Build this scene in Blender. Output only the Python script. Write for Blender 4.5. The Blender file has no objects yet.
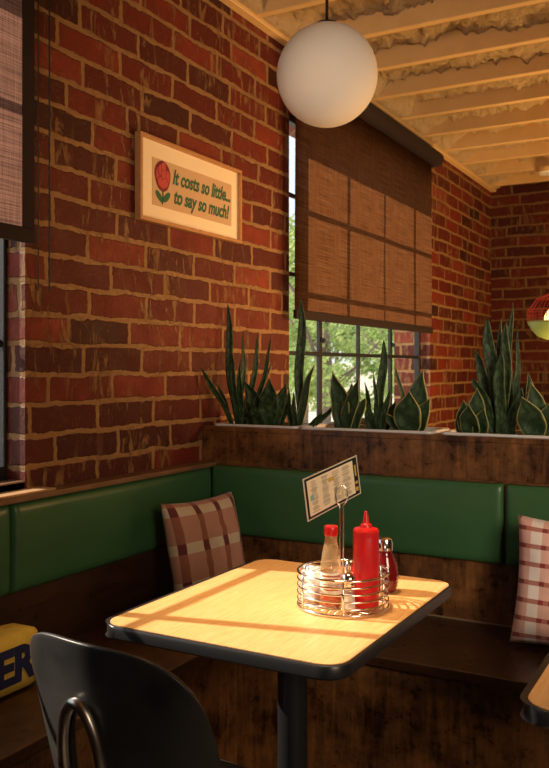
import bpy, bmesh, math, random
from mathutils import Vector, Matrix, noise
random.seed(7)
S = bpy.context.scene
C = S.collection
# ------------------------------------------------------------------ camera
EYE = 1.28
FPX, CU, HV = 840.0, 274.5, 368.0            # focal length in pixels, principal column, horizon row
YAW = math.radians(29.0)
cam_d = bpy.data.cameras.new('camera'); cam = bpy.data.objects.new('camera', cam_d); C.objects.link(cam)
cam.location = (0, 0, EYE); cam.rotation_euler = (math.pi/2, 0, YAW)
cam_d.sensor_fit = 'VERTICAL'; cam_d.sensor_height = 36.0; cam_d.lens = 36.0*FPX/768.0
cam_d.shift_y = (HV-384.0)/768.0
cam_d.clip_start = 0.02; cam_d.clip_end = 300
cam_d.dof.use_dof = True; cam_d.dof.focus_distance = 1.95; cam_d.dof.aperture_fstop = 11.0
S.camera = cam
# ------------------------------------------------------------------ colour management
S.view_settings.view_transform = 'Standard'; S.view_settings.look = 'None'
S.view_settings.gamma = 1.0; S.view_settings.use_curve_mapping = False
S.view_settings.exposure = 0.0
# ------------------------------------------------------------------ world, sun, large lights
world = bpy.data.worlds.new('sky'); S.world = world; world.use_nodes = True
wn = world.node_tree.nodes; bg = wn['Background']
bg.inputs[0].default_value = (0.86, 0.94, 1.0, 1); bg.inputs[1].default_value = 1.25
sun_d = bpy.data.lights.new('sun', 'SUN'); sun_d.energy = 9.5; sun_d.angle = math.radians(0.5)
sun_d.color = (1.0, 0.84, 0.66)
sun = bpy.data.objects.new('sun', sun_d); C.objects.link(sun)
SUN = Vector((1.0, 0.232, -0.77)).normalized()
sun.rotation_euler = SUN.to_track_quat('-Z', 'Y').to_euler(); sun.location = (-8, 0, 8)

def area(name, loc, target, size, size_y, power, color):
    d = bpy.data.lights.new(name, 'AREA'); d.shape = 'RECTANGLE'; d.size = size; d.size_y = size_y
    d.energy = power; d.color = color
    o = bpy.data.objects.new(name, d); C.objects.link(o); o.location = loc
    o.rotation_euler = (Vector(target)-Vector(loc)).to_track_quat('-Z', 'Y').to_euler()
    return o
_l = area('right_bench_fill', (1.5, 0.3, 1.75), (-0.15, 2.6, 0.65), 1.0, 1.0, 12, (1.0, 0.78, 0.56)); _l.data.spread = math.radians(75)  # added off-frame fill for the right bench and pillow, no window there
area('ceiling_fill', (0.15, 4.9, 0.55), (-0.75, 4.7, 2.7), 1.2, 1.2, 70, (1.0, 0.56, 0.21))  # added warm fill from below for joists and foam, no fixture there
_l = area('brick_wall_fill', (0.25, 3.5, 1.55), (-1.78, 3.05, 1.40), 0.5, 0.5, 9, (1.0, 0.52, 0.21)); _l.data.spread = math.radians(95)  # extra unseen fill to brighten the brick beside the window
_l = area('globe_fill', (0.9, -1.4, 1.2), (-1.05, 2.26, 2.2), 1.0, 1.0, 2.3, (1.0, 0.80, 0.66)); _l.data.spread = math.radians(30)  # unseen fill added to lift the globe
_l = area('table_fill', (-0.89, 1.69, 2.66), (-0.89, 1.69, 0.75), 0.30, 0.30, 2.5, (1.0, 0.66, 0.30)); _l.data.spread = math.radians(44)  # added fill that lifts the shaded parts of the tabletop, no fixture

# ------------------------------------------------------------------ pixel geometry helpers (photo measurement -> metres)
FWD = Vector((-math.sin(YAW), math.cos(YAW), 0)); RGT = Vector((math.cos(YAW), math.sin(YAW), 0))
def ray(u, v): return FWD + RGT*((u-CU)/FPX) + Vector((0, 0, (HV-v)/FPX))
EY = Vector((0, 0, EYE))
def at_z(u, v, z): r = ray(u, v); return EY + r*((z-EYE)/r.z)
def at_y(u, v, y): r = ray(u, v); return EY + r*(y/r.y)
def at_x(u, v, x): r = ray(u, v); return EY + r*(x/r.x)
def at_t(u, v, t): return EY + ray(u, v)*t

# ------------------------------------------------------------------ mesh helpers
def obj(name, bm, mat=None, parent=None, smooth=False, loc=None):
    me = bpy.data.meshes.new(name)
    bmesh.ops.recalc_face_normals(bm, faces=bm.faces[:])
    if smooth:
        for f in bm.faces: f.smooth = True
    bm.to_mesh(me); bm.free()
    o = bpy.data.objects.new(name, me); C.objects.link(o)
    if mat is not None:
        for m in (mat if isinstance(mat, (list, tuple)) else [mat]): me.materials.append(m)
    if parent is not None: o.parent = parent
    if loc is not None: o.location = loc
    if smooth == 'auto':
        try: me.set_sharp_from_angle(angle=math.radians(35))
        except Exception: pass
    return o
def tag(o, label=None, cat=None, group=None, kind=None):
    if label: o['label'] = label
    if cat: o['category'] = cat
    if group: o['group'] = group
    if kind: o['kind'] = kind
    return o
def thing(name, label, cat, loc=(0, 0, 0), rotz=0, group=None):
    o = bpy.data.objects.new(name, None); C.objects.link(o); o.location = loc; o.rotation_euler = (0, 0, rotz)
    o.empty_display_size = 0.05
    return tag(o, label, cat, group)
def box(bm, x0, x1, y0, y1, z0, z1, bev=0, seg=2, mi=0):
    m = Matrix.Translation(((x0+x1)/2, (y0+y1)/2, (z0+z1)/2)) @ Matrix.Diagonal((abs(x1-x0), abs(y1-y0), abs(z1-z0), 1))
    r = bmesh.ops.create_cube(bm, size=1, matrix=m); vs = r['verts']
    fs = set(f for v in vs for f in v.link_faces)
    for f in fs: f.material_index = mi
    if bev > 0:
        es = list(set(e for v in vs for e in v.link_edges))
        bmesh.ops.bevel(bm, geom=es, offset=bev, segments=seg, affect='EDGES', profile=0.5)
    return bm
def nb(): return bmesh.new()
def lathe(bm, prof, cx=0, cy=0, cz=0, n=32, mi=0):
    rings = []
    for r, z in prof:
        if r < 1e-5: rings.append([bm.verts.new((cx, cy, cz+z))])
        else: rings.append([bm.verts.new((cx+r*math.cos(2*math.pi*k/n), cy+r*math.sin(2*math.pi*k/n), cz+z)) for k in range(n)])
    for a, b in zip(rings, rings[1:]):
        for k in range(n):
            k2 = (k+1) % n
            if len(a) == 1 and len(b) == 1: continue
            if len(a) == 1: f = bm.faces.new((a[0], b[k], b[k2]))
            elif len(b) == 1: f = bm.faces.new((a[k], a[k2], b[0]))
            else: f = bm.faces.new((a[k], a[k2], b[k2], b[k]))
            f.material_index = mi
    return bm
def tube(bm, pts, r, n=10, closed=False, caps=True):
    pts = [Vector(p) for p in pts]; N = len(pts); rings = []
    rr = r if isinstance(r, (list, tuple)) else [r]*N
    prev = None
    for i, p in enumerate(pts):
        if closed: d = pts[(i+1) % N]-pts[i-1]
        else: d = pts[min(i+1, N-1)]-pts[max(i-1, 0)]
        d.normalize()
        if prev is None:
            up = Vector((0, 0, 1)) if abs(d.z) < 0.9 else Vector((1, 0, 0))
            a = d.cross(up).normalized()
        else:
            a = prev - d*prev.dot(d)
            a = a.normalized() if a.length > 1e-6 else d.orthogonal().normalized()
        prev = a; b = d.cross(a)
        rings.append([bm.verts.new(p+(a*math.cos(2*math.pi*k/n)+b*math.sin(2*math.pi*k/n))*rr[i]) for k in range(n)])
    R = range(N) if closed else range(N-1)
    for i in R:
        A, B = rings[i], rings[(i+1) % N]
        for k in range(n): bm.faces.new((A[k], A[(k+1) % n], B[(k+1) % n], B[k]))
    if caps and not closed: bm.faces.new(rings[0]); bm.faces.new(list(reversed(rings[-1])))
    return bm
def ring_pts(cx, cy, z, r, n=48): return [(cx+r*math.cos(2*math.pi*k/n), cy+r*math.sin(2*math.pi*k/n), z) for k in range(n)]
def rrect(x0, x1, y0, y1, r, n=8):
    P = []
    for cx, cy, a0 in ((x1-r, y1-r, 0), (x0+r, y1-r, 90), (x0+r, y0+r, 180), (x1-r, y0+r, 270)):
        for k in range(n+1):
            a = math.radians(a0+90*k/n); P.append((cx+r*math.cos(a), cy+r*math.sin(a)))
    return P
def prism_layers(bm, loops):
    """loops: list of lists of 3D points (same count), capped at both ends"""
    V = [[bm.verts.new(p) for p in L] for L in loops]
    n = len(V[0])
    for a, b in zip(V, V[1:]):
        for k in range(n): bm.faces.new((a[k], a[(k+1) % n], b[(k+1) % n], b[k]))
    bm.faces.new(V[0]); bm.faces.new(V[-1])
    return bm

# ------------------------------------------------------------------ material helpers
class NT:
    def __init__(s, name):
        s.m = bpy.data.materials.new(name); s.m.use_nodes = True
        s.t = s.m.node_tree; s.n = s.t.nodes; s.l = s.t.links
        s.bsdf = s.n['Principled BSDF']; s.out = s.n['Material Output']
    def new(s, ty, **kw):
        nd = s.n.new(ty)
        for k, v in kw.items(): setattr(nd, k, v)
        return nd
    def val(s, sock, v):
        if isinstance(v, bpy.types.NodeSocket): s.l.new(v, sock)
        elif v is not None:
            if sock.type == 'RGBA' and len(v) == 3: v = (*v, 1)
            sock.default_value = v
    def math(s, op, a, b=None, c=None, clamp=False):
        nd = s.new('ShaderNodeMath', operation=op, use_clamp=clamp)
        s.val(nd.inputs[0], a)
        if b is not None: s.val(nd.inputs[1], b)
        if c is not None: s.val(nd.inputs[2], c)
        return nd.outputs[0]
    def mix(s, f, a, b, blend='MIX'):
        nd = s.new('ShaderNodeMix', data_type='RGBA', blend_type=blend)
        s.val(nd.inputs[0], f); s.val(nd.inputs[6], a); s.val(nd.inputs[7], b)
        return nd.outputs[2]
    def coord(s, which='Object'): return s.new('ShaderNodeTexCoord').outputs[which]
    def mapping(s, vec, scale=(1, 1, 1), loc=(0, 0, 0), rot=(0, 0, 0)):
        nd = s.new('ShaderNodeMapping'); s.l.new(vec, nd.inputs[0])
        nd.inputs['Scale'].default_value = scale; nd.inputs['Location'].default_value = loc; nd.inputs['Rotation'].default_value = rot
        return nd.outputs[0]
    def noise(s, vec, scale, detail=4, rough=0.5, out=0, dist=0.0):
        nd = s.new('ShaderNodeTexNoise'); s.l.new(vec, nd.inputs['Vector'])
        nd.inputs['Scale'].default_value = scale; nd.inputs['Detail'].default_value = detail
        nd.inputs['Roughness'].default_value = rough; nd.inputs['Distortion'].default_value = dist
        return nd.outputs[out]
    def ramp(s, fac, stops, interp='LINEAR'):
        nd = s.new('ShaderNodeValToRGB'); s.l.new(fac, nd.inputs[0]); cr = nd.color_ramp; cr.interpolation = interp
        while len(cr.elements) < len(stops): cr.elements.new(0.5)
        for e, (p, c) in zip(cr.elements, stops):
            e.position = p; e.color = (*c, 1) if len(c) == 3 else c
        return nd.outputs[0]
    def rng(s, v, a, b, c=0.0, d=1.0):
        nd = s.new('ShaderNodeMapRange'); s.l.new(v, nd.inputs[0])
        for i, x in enumerate((a, b, c, d)): nd.inputs[i+1].default_value = x
        return nd.outputs[0]
    def bump(s, h, strength=0.5, dist=0.01):
        nd = s.new('ShaderNodeBump'); s.l.new(h, nd.inputs['Height'])
        nd.inputs['Strength'].default_value = strength; nd.inputs['Distance'].default_value = dist
        s.l.new(nd.outputs[0], s.bsdf.inputs['Normal']); return nd
    def set(s, **kw):
        for k, v in kw.items(): s.val(s.bsdf.inputs[k.replace('_', ' ')], v)
        return s
def plain(name, col, rough=0.5, metal=0.0, **kw):
    m = NT(name); m.set(Base_Color=col, Roughness=rough, Metallic=metal, **kw); return m.m
def mottled(name, c1, c2, scale=20, rough=0.5, bump=0.1, dist=0.003, metal=0.0):
    m = NT(name); o = m.coord(); n = m.noise(o, scale, 5)
    m.set(Base_Color=m.mix(m.rng(n, .3, .7), c1, c2), Roughness=rough, Metallic=metal)
    if bump: m.bump(m.noise(o, scale*6, 3), bump, dist)
    return m.m

def brick_mat(name, tint=1.0, zoff=0.996, length=0.29, course=0.0885, mortar_c=(0.40, 0.215, 0.085)):
    m = NT(name)
    o = m.coord('Object'); sep = m.new('ShaderNodeSeparateXYZ'); m.l.new(o, sep.inputs[0])
    cz = m.math('SUBTRACT', sep.outputs[2], zoff)
    wnz = m.new('ShaderNodeTexWhiteNoise', noise_dimensions='1D'); m.l.new(m.math('FLOOR', m.math('DIVIDE', cz, course)), wnz.inputs['W'])
    cx = m.math('ADD', m.math('ADD', sep.outputs[0], sep.outputs[1]), m.math('MULTIPLY', wnz.outputs['Value'], length*.35))
    comb = m.new('ShaderNodeCombineXYZ'); m.l.new(cx, comb.inputs[0]); m.l.new(cz, comb.inputs[1])
    base = comb.outputs[0]
    d1 = m.noise(base, 7, 3, 0.6, out=1); d2 = m.noise(base, 42, 3, 0.6, out=1)
    def warp(v, d, amt):
        a = m.new('ShaderNodeVectorMath', operation='SUBTRACT'); m.l.new(d, a.inputs[0]); a.inputs[1].default_value = (.5, .5, .5)
        b = m.new('ShaderNodeVectorMath', operation='SCALE'); m.l.new(a.outputs[0], b.inputs[0]); b.inputs['Scale'].default_value = amt
        c = m.new('ShaderNodeVectorMath', operation='ADD'); m.l.new(v, c.inputs[0]); m.l.new(b.outputs[0], c.inputs[1]); return c.outputs[0]
    v = warp(warp(base, d1, 0.028), d2, 0.014)
    bt = m.new('ShaderNodeTexBrick'); m.l.new(v, bt.inputs['Vector'])
    bt.inputs['Color1'].default_value = (0, 0, 0, 1); bt.inputs['Color2'].default_value = (1, 1, 1, 1); bt.inputs['Mortar'].default_value = (.5, .5, .5, 1)
    bt.inputs['Scale'].default_value = 1; bt.inputs['Mortar Size'].default_value = 0.0100; bt.inputs['Mortar Smooth'].default_value = 0.25
    bt.inputs['Brick Width'].default_value = length; bt.inputs['Row Height'].default_value = course
    bt.offset = 0.5; bt.squash = 1.0
    sh = m.new('ShaderNodeRGBToBW'); m.l.new(bt.outputs['Color'], sh.inputs[0])
    col = m.ramp(sh.outputs[0], [(0, (0.022, 0.007, 0.005)), (0.12, (0.065, 0.010, 0.005)), (0.5, (0.125, 0.014, 0.006)), (0.85, (0.20, 0.024, 0.009)), (1, (0.28, 0.050, 0.021))])
    n1 = m.noise(v, 9, 6, 0.65)
    col = m.mix(m.rng(n1, .35, .72, 0, .62), col, (0.08, 0.014, 0.008))
    n2 = m.noise(v, 60, 5, 0.7)
    col = m.mix(m.rng(n2, .60, .74, 0, .45), col, (0.42, 0.15, 0.06))
    # old mortar smeared over the faces
    sv = m.mapping(base, scale=(24, 6, 1)); n3 = m.noise(sv, 1.0, 7, 0.72, dist=0.6)
    n3b = m.noise(base, 3.0, 2, 0.5)
    smear = m.math('MULTIPLY', m.rng(n3, .53, .585), m.rng(n3b, .42, .55, 0, .95))
    n4 = m.noise(base, 46, 5, 0.75); smear2 = m.rng(n4, .62, .69, 0, .6)
    sm = m.math('MAXIMUM', smear, smear2)
    mort = m.mix(m.noise(base, 25, 4), mortar_c, tuple(c*0.5 for c in mortar_c))
    f = m.math('MAXIMUM', bt.outputs['Fac'], m.math('MULTIPLY', sm, 0.8), clamp=True)
    col = m.mix(f, col, mort)
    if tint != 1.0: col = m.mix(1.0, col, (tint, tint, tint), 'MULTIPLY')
    m.set(Base_Color=col, Roughness=m.rng(n1, .3, .7, .5, .8), Specular_IOR_Level=0.3)
    h = m.math('ADD', m.math('MULTIPLY', bt.outputs['Fac'], -0.7), m.math('MULTIPLY', n2, 0.25))
    h = m.math('ADD', h, m.math('MULTIPLY', sm, 0.25)); h = m.math('ADD', h, m.math('MULTIPLY', n1, .5))
    m.bump(h, 0.9, 0.013)
    return m.m

def wood_mat(name, dark, light, axis='x', rough=0.35, scale=1.0, contrast=(.35, .68), blotch=0.5):
    m = NT(name); o = m.coord('Object')
    sc = {'x': (1.2, 14, 14), 'y': (14, 1.2, 14), 'z': (14, 14, 1.2)}[axis]
    v = m.mapping(o, scale=tuple(s*scale for s in sc))
    n = m.noise(v, 3.2, 8, 0.65, dist=0.8); nb_ = m.noise(o, 4.5*scale, 5, 0.6, dist=0.5)
    n2 = m.noise(o, 28*scale, 6, 0.7)
    f = m.math('ADD', m.math('MULTIPLY', n, 1-blotch), m.math('MULTIPLY', nb_, blotch*.6)); f = m.math('ADD', f, m.math('MULTIPLY', n2, blotch*.4))
    m.set(Base_Color=m.mix(m.rng(f, contrast[0], contrast[1]), dark, light), Roughness=m.rng(n2, .3, .7, rough-.08, rough+.15))
    m.bump(f, 0.15, 0.004)
    return m.m

M = {}
M['brick'] = brick_mat('old_red_brick')
M['brick_far'] = brick_mat('shade_tinted_red_brick', 0.6, length=0.30, course=0.084)  # dimness of the far wall put into the brick colour by the tint
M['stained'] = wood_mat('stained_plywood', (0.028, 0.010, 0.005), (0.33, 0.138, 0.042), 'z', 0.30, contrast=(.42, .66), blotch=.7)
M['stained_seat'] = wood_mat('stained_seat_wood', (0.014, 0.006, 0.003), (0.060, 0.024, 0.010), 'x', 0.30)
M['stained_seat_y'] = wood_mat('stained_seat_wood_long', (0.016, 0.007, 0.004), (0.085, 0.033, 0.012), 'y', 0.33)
M['cap'] = wood_mat('dark_cap_wood', (0.10, 0.05, 0.022), (0.26, 0.14, 0.065), 'y', 0.45)
M['laminate'] = wood_mat('oak_laminate', (0.68, 0.36, 0.13), (0.84, 0.49, 0.22), 'y', 0.33, scale=3.0, contrast=(.36, .64), blotch=.15)
M['black_edge'] = plain('black_rubber_edge', (0.018, 0.018, 0.02), 0.35)
M['black_metal'] = plain('black_powder_coated_steel', (0.02, 0.02, 0.022), 0.32, 0.3)
M['chrome'] = plain('chrome', (0.88, 0.86, 0.83), 0.12, 1.0)
M['brushed'] = mottled('brushed_steel', (0.66, 0.61, 0.55), (0.78, 0.72, 0.64), 60, 0.28, 0, metal=1.0)
m = NT('green_vinyl'); o_ = m.coord(); m.set(Base_Color=m.mix(m.noise(o_, 6, 4), (0.034, 0.108, 0.040), (0.046, 0.140, 0.054)), Roughness=0.38, Specular_IOR_Level=0.5); m.bump(m.noise(o_, 260, 3), 0.12, 0.001); M['vinyl'] = m.m
M['vinyl_piping'] = plain('dark_green_piping', (0.01, 0.04, 0.015), 0.5)
M['joist'] = mottled('cream_painted_wood', (0.74, 0.48, 0.19), (0.80, 0.54, 0.23), 9, 0.55, 0.25, 0.004)
m = NT('cream_sprayed_foam'); o_ = m.coord(); nn = m.noise(o_, 30, 5, .7); m.set(Base_Color=m.mix(nn, (0.80, 0.53, 0.23), (0.98, 0.75, 0.42)), Roughness=0.8); m.bump(m.noise(o_, 40, 6, .75), 1.0, 0.05); M['foam'] = m.m
M['floor'] = mottled('dark_concrete_floor', (0.07, 0.055, 0.045), (0.11, 0.09, 0.07), 5, 0.5, 0.1)
M['plaster'] = mottled('warm_plaster', (0.30, 0.19, 0.11), (0.34, 0.22, 0.13), 5, 0.8, 0.1)
M['window_black'] = plain('black_window_steel', (0.012, 0.013, 0.015), 0.55)
M['white_plastic'] = plain('white_tray_plastic', (0.75, 0.74, 0.74), 0.45)
M['soil'] = mottled('potting_soil', (0.02, 0.013, 0.008), (0.06, 0.04, 0.025), 60, 0.95, 0.8, 0.01)
M['black_cord'] = plain('black_cord', (0.015, 0.012, 0.01), 0.6)

def glass_thin(name, tint=(1, 1, 1), refl=0.07):
    m = NT(name); tr = m.new('ShaderNodeBsdfTransparent'); tr.inputs[0].default_value = (*tint, 1)
    gl = m.new('ShaderNodeBsdfGlossy'); gl.inputs['Roughness'].default_value = 0.02
    mx = m.new('ShaderNodeMixShader'); mx.inputs[0].default_value = refl
    m.l.new(tr.outputs[0], mx.inputs[1]); m.l.new(gl.outputs[0], mx.inputs[2]); m.l.new(mx.outputs[0], m.out.inputs[0]); return m.m
M['pane'] = glass_thin('window_glass')
def bottle_glass():
    m = NT('sauce_bottle_glass'); tr = m.new('ShaderNodeBsdfTransparent'); tr.inputs[0].default_value = (.98, .94, .86, 1)
    gl = m.new('ShaderNodeBsdfGlossy'); gl.inputs['Roughness'].default_value = .08
    tl = m.new('ShaderNodeBsdfTranslucent'); tl.inputs[0].default_value = (.95, .72, .42, 1)
    a = m.new('ShaderNodeMixShader'); a.inputs[0].default_value = .28; m.l.new(tr.outputs[0], a.inputs[1]); m.l.new(tl.outputs[0], a.inputs[2])
    b = m.new('ShaderNodeMixShader'); b.inputs[0].default_value = .16; m.l.new(a.outputs[0], b.inputs[1]); m.l.new(gl.outputs[0], b.inputs[2])
    m.l.new(b.outputs[0], m.out.inputs[0]); return m.m
M['bottle_glass'] = bottle_glass()
M['clear'] = glass_thin('clear_bottle_glass', (0.98, 0.95, 0.90), 0.16)

def blind_mat(name, c1, c2, trans=0.5, see=0.03):
    m = NT(name); o = m.coord('Object')
    v1 = m.mapping(o, scale=(4, 4, 420)); n1 = m.noise(v1, 1.0, 3, .6)
    v2 = m.mapping(o, scale=(260, 260, 9)); n2 = m.noise(v2, 1.0, 3, .6)
    f = m.math('ADD', m.math('MULTIPLY', n1, .65), m.math('MULTIPLY', n2, .35))
    col = m.mix(m.rng(f, .38, .62), c1, c2)
    df = m.new('ShaderNodeBsdfDiffuse'); tl = m.new('ShaderNodeBsdfTranslucent'); tr = m.new('ShaderNodeBsdfTransparent')
    m.l.new(col, df.inputs[0]); m.l.new(col, tl.inputs[0])
    a = m.new('ShaderNodeMixShader'); a.inputs[0].default_value = trans; m.l.new(df.outputs[0], a.inputs[1]); m.l.new(tl.outputs[0], a.inputs[2])
    b = m.new('ShaderNodeMixShader'); m.val(b.inputs[0], m.rng(f, .5, .75, 0.0, see*4)); m.l.new(a.outputs[0], b.inputs[1]); m.l.new(tr.outputs[0], b.inputs[2])
    m.l.new(b.outputs[0], m.out.inputs[0]); return m.m
M['blind'] = blind_mat('woven_brown_blind', (0.042, 0.013, 0.004), (0.125, 0.046, 0.015), .84, .006)
M['blind_near'] = blind_mat('woven_mauve_blind', (0.06, 0.032, 0.024), (0.20, 0.100, 0.070), .62, .006)
M['blind_hem'] = plain('dark_blind_hem', (0.018, 0.007, 0.004), 0.9)

# ================================================================== STRUCTURE
XW = -1.78; XO = -2.03; YF = 6.86; XR = 4.2; YB = -3.2; ZC = 2.725; ZTOP = 3.0
W1 = (-0.223, 1.747); W2 = (3.347, 5.317); WZ = (0.955, 2.476)
def struct(name, bm, mat, parent=None, smooth=False):
    o = obj(name, bm, mat, parent, smooth)
    o['kind'] = 'structure'
    return o
def wall_grid(bm, ys, zs, holes):
    for i in range(len(ys)-1):
        for j in range(len(zs)-1):
            if (i, j) in holes: continue
            box(bm, XO, XW, ys[i], ys[i+1], zs[j], zs[j+1])
bm = nb(); wall_grid(bm, [YB-.25, W1[0], W1[1], W2[0], W2[1], YF+.25], [0, WZ[0], WZ[1], ZTOP], {(1, 1), (3, 1)})
bmesh.ops.remove_doubles(bm, verts=bm.verts[:], dist=1e-4)
# drop interior double faces
seen = {}
for f in bm.faces[:]:
    k = tuple(round(c, 3) for c in f.calc_center_median()); seen.setdefault(k, []).append(f)
dd = [f for L in seen.values() if len(L) > 1 for f in L]
bmesh.ops.delete(bm, geom=dd, context='FACES')
struct('wall_left', bm, M['brick'])
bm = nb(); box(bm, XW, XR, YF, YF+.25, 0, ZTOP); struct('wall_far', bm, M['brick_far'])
bm = nb(); box(bm, XR, XR+.2, YB-.25, YF+.25, 0, ZTOP); struct('wall_right', bm, M['plaster'])
bm = nb(); box(bm, XW, XR, YB-.25, YB, 0, ZTOP); struct('wall_back', bm, M['plaster'])
bm = nb(); box(bm, XO, XR+.2, YB-.25, YF+.25, -.15, 0); struct('floor', bm, M['floor'])
# ceiling: deck above the joists
bm = nb(); box(bm, XO, XR+.2, YB-.25, YF+.25, ZTOP, ZTOP+.15); struct('ceiling', bm, M['foam'])
# sprayed foam hanging between the joists
JY = [3.79 + 0.411*k for k in range(-5, 8)]
def foam_z(x, y):
    near = min((abs(y-j-0.02) for j in JY))
    wallb = max(0, 1-(x-XW)/0.35)
    p = Vector((x, y, 0))
    big = noise.noise(p*3.1)*0.025 + noise.noise(p*9)*0.020
    lump = (1-abs(noise.noise(p*17)))**3*0.036 + abs(noise.noise(p*38+Vector((3, 1, 0))))*0.030 + noise.noise(p*80)*0.006
    edge = math.exp(-(near/0.06)**2)*(0.020+0.022*noise.noise(p*6+Vector((9, 0, 0))))
    dip = 0.12*math.exp(-((x-XW-.02)/(.10+.05*noise.noise(p*5)))**2)
    return max(ZC+.004, ZC+0.128 - big - lump - edge - dip)
bm = nb(); x0, x1, y0, y1, st = XW, 0.9, 2.0, YF, 0.014
nx = int((x1-x0)/st); ny = int((y1-y0)/st)
G = [[bm.verts.new((x0+(x1-x0)*i/nx, y0+(y1-y0)*j/ny, foam_z(x0+(x1-x0)*i/nx, y0+(y1-y0)*j/ny))) for j in range(ny+1)] for i in range(nx+1)]
for i in range(nx):
    for j in range(ny): bm.faces.new((G[i][j], G[i+1][j], G[i+1][j+1], G[i][j+1]))
o = struct('ceiling', bm, M['foam'], smooth=True)
for k, j in enumerate(JY):
    bm = nb(); box(bm, XW+.045, XR, j, j+.040, ZC, ZTOP, 0.003, 1)
    struct('trim_%d' % (k+3), bm, M['joist'])
bm = nb(); box(bm, XW, XW+.045, YB, YF, ZC-.012, ZC+.03, 0.004, 1); struct('trim_1', bm, M['joist'])

# windows
def make_window(n, Y, label=None):
    bm = nb(); X = -1.868; hw = .010
    y0, y1 = Y; z0, z1 = WZ
    zs = [.976, 1.351, 1.726, 2.101, 2.462]
    f = .030
    box(bm, X-hw-.008, X+hw+.008, y0, y0+.012, z0, z1, .003, 1); box(bm, X-hw-.008, X+hw+.008, y1-.012, y1, z0, z1, .003, 1)
    box(bm, X-hw-.01, X+hw+.01, y0, y1, z0, z0+.042, .003, 1); box(bm, X-hw-.01, X+hw+.01, y0, y1, z1-.035, z1, .003, 1)
    p = (y1-y0)/4
    for k in (1, 2, 3):
        w = .016 if k in (1, 3) else .010
        box(bm, X-hw, X+hw, y0+p*k-w, y0+p*k+w, z0, z1, .003, 1)
    for z in zs[1:4]: box(bm, X-hw*.8, X+hw*.8, y0, y1, z-.010, z+.010, .003, 1)
    w = struct('window_%d' % n, bm, M['window_black'])
    bm = nb(); box(bm, X-.0015, X+.0015, y0+.01, y1-.01, z0+.01, z1-.01); g = obj('pane', bm, M['pane'], w)
    for k in (1, 3):
        bm = nb(); lathe(bm, [(0, 0), (.010, .002), (.013, .012), (.008, .022), (0, .024)], 0, 0, 0, 12)
        bmesh.ops.rotate(bm, verts=bm.verts[:], matrix=Matrix.Rotation(math.radians(90), 3, 'Y'))
        bmesh.ops.translate(bm, verts=bm.verts[:], vec=(X+hw, y0+p*k, 1.42))
        obj('latch', bm, M['window_black'], w, True)
    return w
make_window(1, W1); make_window(2, W2)
# wooden sill board of the near window
bm = nb(); box(bm, -1.84, XW, W1[0]+.002, W1[1]-.002, WZ[0]-.03, WZ[0]+.004); struct('trim_2', bm, M['cap'])

bm = nb(); box(bm, XW+.002, -1.7105, W1[0], 1.800, .9315, .938, .002, 1); struct('trim_16', bm, wood_mat('sun_patch_ledge', (0.40, 0.22, 0.10), (0.58, 0.36, 0.18), 'y', .4, 2))  # pale strip added on the cap, sun patch brightened through its colour

# ================================================================== BOOTH
YP = 2.645      # face of planter wall
SZ = 0.475      # seat height
def cushion(x0, x1, y0, y1, z0, z1, face):
    """upholstered pad, softly puffed on the side named by face ('+x' or '-y')"""
    bm = nb(); nu, nv = 40, 14; L = []
    def prof(t): e = min(t, 1-t); return 1.0
    for side in (1, 0):
        g = []
        for i in range(nu+1):
            col = []
            for j in range(nv+1):
                s = i/nu; t = j/nv
                # smaller steps towards the rim
                s_ = .5-.5*math.cos(math.pi*s); t_ = .5-.5*math.cos(math.pi*t)
                if face == '+x': Lw, Lh, D = y1-y0, z1-z0, x1-x0
                else: Lw, Lh, D = x1-x0, z1-z0, y1-y0
                a = min(s_, 1-s_)*Lw; b = min(t_, 1-t_)*Lh
                r = .018
                def q(d): return math.sqrt(max(0, 1-(1-min(d/r, 1))**2))
                puff = q(a)*q(b)*(D*.78) + D*.22*math.sin(math.pi*s_)**.5*math.sin(math.pi*t_)**.6
                puff += noise.noise(Vector((s_*Lw*9, t_*5, x0)))*.0025*q(a)*q(b)
                d = puff if side else 0
                if face == '+x': col.append(bm.verts.new((x0+d, y0+s_*Lw, z0+t_*Lh)))
                else: col.append(bm.verts.new((x0+s_*Lw, y1-d, z0+t_*Lh)))
            g.append(col)
        for i in range(nu):
            for j in range(nv): bm.faces.new((g[i][j], g[i+1][j], g[i+1][j+1], g[i][j+1]))
        L.append(g)
    bmesh.ops.remove_doubles(bm, verts=bm.verts[:], dist=1e-5)
    return bm
# left bench along the window wall
b = thing('booth_bench', 'dark wooden booth bench along the window wall under the framed saying', 'bench', (-1.55, 0.6, 0))
def kid(name, bm, mat, par, smooth=False):
    bmesh.ops.translate(bm, verts=bm.verts[:], vec=-par.location)
    return obj(name, bm, mat, par, smooth)
YL0 = -1.2
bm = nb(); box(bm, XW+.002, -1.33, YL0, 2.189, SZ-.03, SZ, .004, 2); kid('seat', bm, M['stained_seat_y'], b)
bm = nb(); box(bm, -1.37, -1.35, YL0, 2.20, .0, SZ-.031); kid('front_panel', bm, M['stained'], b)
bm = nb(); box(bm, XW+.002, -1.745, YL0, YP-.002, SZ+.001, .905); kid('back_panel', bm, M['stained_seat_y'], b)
bm = nb(); box(bm, XW+.002, -1.709, YL0, YP-.002, .914, .931, .003, 2); kid('top_cap', bm, M['cap'], b)
for (a, c) in ((-.30, .675), (.68, 1.644), (1.649, 2.630)):
    bm = cushion(-1.744, -1.713, a, c, .664, .913, '+x'); kid('back_cushion', bm, M['vinyl'], b, True)
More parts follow.
